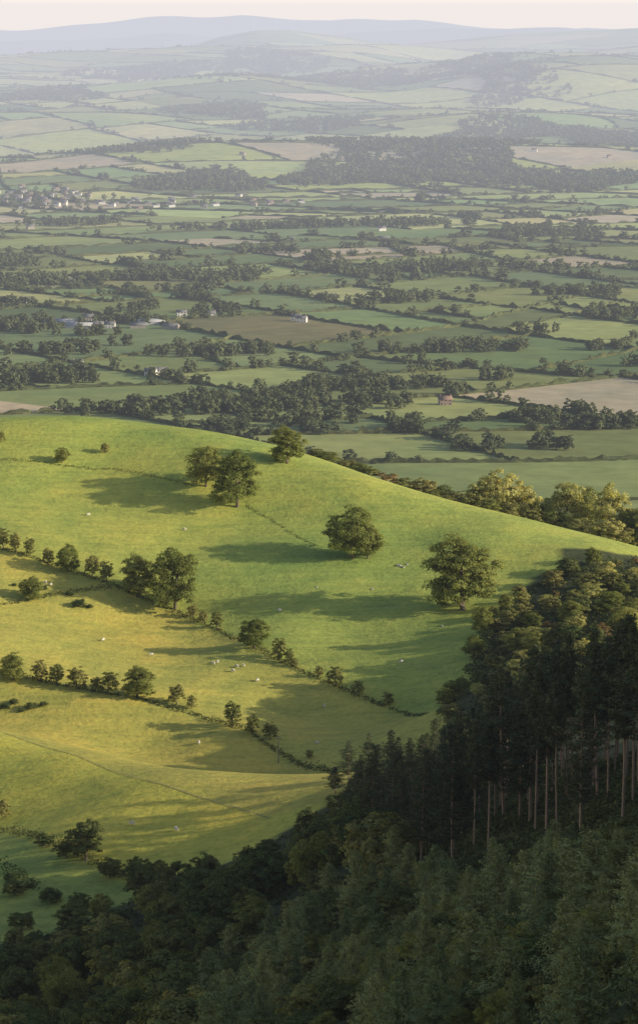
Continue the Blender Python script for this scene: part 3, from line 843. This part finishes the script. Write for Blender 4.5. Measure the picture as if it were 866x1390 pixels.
def place_house(hm, u, v, rz, name, label, cat, group):
    g = ground_at(u, v)
    if g is None: return
    e = bpy.data.objects.new(name, None); COL.objects.link(e); e.location = g; e.rotation_euler = (0, 0, rz)
    e['label'] = label; e['category'] = cat
    if group: e['group'] = group
    def ch(nm, me, par, loc=(0,0,0)):
        o = bpy.data.objects.new(nm, me); o.parent = par; o.location = loc; COL.objects.link(o); return o
    ch('wall', hm['wall'], e); rf = ch('roof', hm['roof'], e)
    if hm['chim']:
        for sx in (-1, 1): ch('chimney', hm['chim'], rf, (sx*(hm['L']/2-1), 0, hm['hw']+hm['hr']-.2))
    if hm['win']:
        k = int(hm['L']/3)
        for fl in (1.0, 3.6):
            if fl+1.2 > hm['hw']: continue
            for i in range(k):
                x = -hm['L']/2 + hm['L']*(i+.5)/k
                if fl < 2 and i == k//2: ch('door', hm['door'], e, (x, -hm['D']/2-.03, 0))
                else: ch('window', hm['win'], e, (x, -hm['D']/2-.03, fl))
white = house_meshes(15, 6.5, 4.9, 2.4, M_white, M_slate)
white2 = house_meshes(10, 6, 4.9, 2.2, M_white, M_slate)
stone = house_meshes(11, 6.5, 4.9, 2.4, M_stone, M_slate)
redh = house_meshes(10, 6.5, 4.8, 2.6, M_brick, M_tile)
barn = house_meshes(26, 11, 3.6, 2.4, M_metal, M_metal, False, False)
barn2 = house_meshes(16, 9, 3.6, 2.2, M_stone, M_slate, False, False)
town = [house_meshes(11, 6.5, 4.6, 2.6, a, b_, False, True) for a, b_ in ((M_white, M_slate),(M_stone, M_slate),(M_stone, M_slate),(M_white, M_slate),(M_stone, M_tile))]
for u, v, hm in [(215,510,white),(205,511,white2),(150,446,white2),(106,500,white2),(410,438,white2),(402,436,white2),(286,431,white2),(247,430,white2),(36,412,white2),(62,443,white2),
                 (172,437,white2),(120,436,stone),(395,328,white2),(450,408,stone)]:
    place_house(hm, u, v, random.uniform(-.3, .3), 'farmhouse', 'white rendered farmhouse with slate roof among hedged fields' if hm is not stone else 'grey stone farmhouse with slate roof', 'house', 'farmhouses of the vale')
place_house(redh, 604, 550, .15, 'farmhouse', 'brick farmhouse with red tiled roof beside trees', 'house', None)
for u, v, hm in [(90,441,barn),(205,441,barn),(188,446,barn2),(130,444,barn2),(232,447,barn2),(520,326,barn2),(108,446,barn)]:
    place_house(hm, u, v, random.uniform(-.4, .4), 'farm_barn', 'long low farm barn with pitched roof', 'barn', 'farm barns of the vale')
for i in range(90):
    k = random.random()
    if k < .72: u, v = random.gauss(45, 45), random.gauss(272, 6)
    elif k < .92: u, v = random.uniform(120, 420), random.gauss(277, 4)
    else: u, v = random.uniform(0, 866), random.uniform(200, 330)
    if u < -20 or v > 345: continue
    place_house(random.choice(town), u, v, random.uniform(-.6, .6), 'house', 'small distant village house with pitched roof', 'house', 'village houses')

# ------------------------------------------------------------------ sheep, rocks, pole, turbines
def skin_mesh(name, verts, edges, radii, mat):
    me = bpy.data.meshes.new(name); me.from_pydata(verts, edges, [])
    o = bpy.data.objects.new(name, me); COL.objects.link(o)
    md = o.modifiers.new('s', 'SKIN'); 
    for i, r_ in enumerate(radii): me.skin_vertices[0].data[i].radius = (r_, r_)
    me.skin_vertices[0].data[0].use_root = True
    o.modifiers.new('d', 'SUBSURF').levels = 1
    dg = bpy.context.evaluated_depsgraph_get(); ev = o.evaluated_get(dg)
    m2 = bpy.data.meshes.new_from_object(ev); m2.materials.clear(); m2.materials.append(mat)
    bpy.data.objects.remove(o)
    return m2
try:
    sv = [(0,0,.62),(.4,0,.64),(-.42,0,.62),(.62,0,.62),(.78,0,.42),(.92,0,.24),(.38,.15,.35),(.38,.15,.0),(.38,-.15,.35),(.38,-.15,.0),(-.4,.15,.36),(-.46,.15,.2),(-.42,.15,0),(-.4,-.15,.36),(-.46,-.15,.2),(-.42,-.15,0),(-.62,0,.55)]
    se = [(0,1),(0,2),(1,3),(3,4),(4,5),(1,6),(6,7),(1,8),(8,9),(2,10),(10,11),(11,12),(2,13),(13,14),(14,15),(2,16)]
    sr = [.30,.27,.27,.16,.11,.06,.09,.04,.09,.04,.11,.06,.04,.11,.06,.04,.06]
    sheep = skin_mesh('sheep', sv, se, sr, M_wool)
    for u, v in [(290,902),(296,900),(322,906),(331,905),(316,912),(62,792),(70,795),(56,797),(350,925),(205,890),(430,1010),(120,700),(250,720),(545,900),(380,830),(180,1120),(240,1128),(140,870),(440,960),(270,1010)]:
        g = ground_at(u, v); o = obj('sheep', sheep, label='white woolly sheep grazing on the hill pasture', category='sheep', group='sheep grazing on the hill')
        o.location = g; o.rotation_euler = (0, 0, random.uniform(0, 6.28)); o.scale = (1.0,)*3
except Exception as ex:
    print('sheep failed', ex)
import bmesh
def rock(seed):
    bm = bmesh.new(); bmesh.ops.create_icosphere(bm, subdivisions=2, radius=1); r = np.random.default_rng(seed)
    for v in bm.verts:
        v.co *= 1 + r.normal(0, .1); v.co.z *= .65
        if v.co.z > .4: v.co.z = .4 + r.normal(0, .03)
    me = bpy.data.meshes.new('boulder'); bm.to_mesh(me); bm.free(); me.materials.append(M_rock); return me
RK = [rock(i) for i in range(3)]
for u, v, s in [(541,768,1.0),(547,770,.7),(552,766,.6),(505,800,.6),(600,850,.6),(430,797,.5)]:
    o = obj('boulder', random.choice(RK), label='pale grey boulder half buried in grass', category='rock', group='boulders on the hill'); o.location = ground_at(u, v); o.scale = (s, s*.8, s); o.rotation_euler = (0,0,random.uniform(0,6))
g = ground_at(378, 1036)
e = bpy.data.objects.new('utility_pole', None); COL.objects.link(e); e.location = g; e['label'] = 'wooden utility pole beside the hedge'; e['category'] = 'pole'
V, Q = tube([(0,0,-.5),(0,0,3),(0,0,7.2)], [.2,.17,.13], 8); o = obj('post', mesh_np('post', V, Q, M_wood, smooth=True)); o.parent = e
o = obj('crossarm', mesh_np('crossarm', *box(-.9,.9,-.25,-.14,6.6,6.75), M_wood)); o.parent = e
for x in (-.8, 0, .8):
    V, Q = tube([(x,-.2,6.75),(x,-.2,6.85),(x,-.2,6.98)], [.05,.07,.03], 6); o = obj('insulator', mesh_np('insulator', V, Q, M_tw)); o.parent = e
tmast = tube([(0,0,-2),(0,0,20),(0,0,42)], [1.1,.9,.6], 8); mt = mesh_np('tower', *tmast, M_tw, smooth=True)
mn = mesh_np('nacelle', *box(-1,1,-2,3,41.5,43.5), M_tw)
bl = tube([(0,-2.4,0),(0,-2.4,4),(0,-2.4,20)], [.5,.8,.2], 6); mb = mesh_np('blade', *bl, M_tw, smooth=True)
for u, d_ in [(345,14300),(376,14400),(398,14350)]:
    x = (u-433)/F*d_; z = float(height(x, d_))
    e = bpy.data.objects.new('wind_turbine', None); COL.objects.link(e); e.location = (x, d_, z); e['label'] = 'white wind turbine on a distant hilltop'; e['category'] = 'wind turbine'; e['group'] = 'wind turbines on the far ridge'
    for nm, me in (('tower', mt), ('nacelle', mn)): o = obj(nm, me); o.parent = e
    a0 = random.uniform(0, 2)
    for k in range(3): o = obj('blade', mb); o.parent = e; o.location = (0, 0, 42.5); o.rotation_euler = (0, a0+k*2*math.pi/3, 0)

# ------------------------------------------------------------------ haze (air volume, thickest over the far vale) named sky
m, nt, out = newmat('valley_haze')
ge = N(nt, 'ShaderNodeNewGeometry'); sx = N(nt, 'ShaderNodeSeparateXYZ'); nt.links.new(ge.outputs['Position'], sx.inputs[0])
mr = N(nt, 'ShaderNodeMapRange'); nt.links.new(sx.outputs[1], mr.inputs[0])
mr.inputs[1].default_value = 500; mr.inputs[2].default_value = 6000; mr.inputs[3].default_value = 1.6e-5; mr.inputs[4].default_value = 14.5e-5
m2 = N(nt, 'ShaderNodeMapRange'); nt.links.new(sx.outputs[1], m2.inputs[0])
m2.inputs[1].default_value = 13000; m2.inputs[2].default_value = 18000; m2.inputs[3].default_value = 1.0; m2.inputs[4].default_value = .38
dn = math_(nt, 'MULTIPLY', mr.outputs[0], m2.outputs[0])
ab = N(nt, 'ShaderNodeVolumeAbsorption'); ab.inputs['Color'].default_value = (0, 0, 0, 1); nt.links.new(dn, ab.inputs['Density'])
em = N(nt, 'ShaderNodeEmission'); em.inputs['Color'].default_value = (.68, .70, .775, 1); nt.links.new(dn, em.inputs['Strength'])  # air glows by emission, standing in for sunlight scattered by haze
ad = N(nt, 'ShaderNodeAddShader'); nt.links.new(ab.outputs[0], ad.inputs[0]); nt.links.new(em.outputs[0], ad.inputs[1])
nt.links.new(ad.outputs[0], out.inputs['Volume'])
o = obj('sky', mesh_np('sky', *box(-12000,12000,-800,32200,-120,480), m), kind='structure', label='pale hazy evening air over the vale', category='sky')

# ------------------------------------------------------------------ light
EL = math.radians(17.5); AZ = math.radians(-11)
sv = Vector((math.cos(EL)*math.cos(AZ), math.cos(EL)*math.sin(AZ), math.sin(EL)))
su = bpy.data.lights.new('sun', 'SUN'); su.energy = 5.0; su.angle = math.radians(.5); su.color = (1, .87, .64)
so = bpy.data.objects.new('sun', su); COL.objects.link(so); so.rotation_euler = sv.to_track_quat('Z', 'Y').to_euler(); so.location = (500, 100, 600)
w = bpy.data.worlds.new('World'); scene.world = w; w.use_nodes = True; nt = w.node_tree; nt.nodes.clear()
out = nt.nodes.new('ShaderNodeOutputWorld'); bg = nt.nodes.new('ShaderNodeBackground'); bg.inputs[1].default_value = .14
sk = nt.nodes.new('ShaderNodeTexSky'); sk.sky_type = 'NISHITA'; sk.sun_disc = False; sk.sun_elevation = EL; sk.sun_rotation = math.radians(90) - AZ; sk.altitude = 300; sk.dust_density = 2.5
# bright warm band of low evening sky just above the horizon
tc = nt.nodes.new('ShaderNodeTexCoord'); sp = nt.nodes.new('ShaderNodeSeparateXYZ'); nt.links.new(tc.outputs['Generated'], sp.inputs[0])
hz = ramp(nt, sp.outputs[2], [(0.0, (.95,.64,.28)), (.012, (.95,.68,.32)), (.035, (.36,.30,.24)), (.12, (0,0,0))])
bg2 = nt.nodes.new('ShaderNodeBackground'); nt.links.new(hz, bg2.inputs[0]); bg2.inputs[1].default_value = 4.0
adw = nt.nodes.new('ShaderNodeAddShader')
nt.links.new(sk.outputs[0], bg.inputs[0]); nt.links.new(bg.outputs[0], adw.inputs[0]); nt.links.new(bg2.outputs[0], adw.inputs[1]); nt.links.new(adw.outputs[0], out.inputs[0])
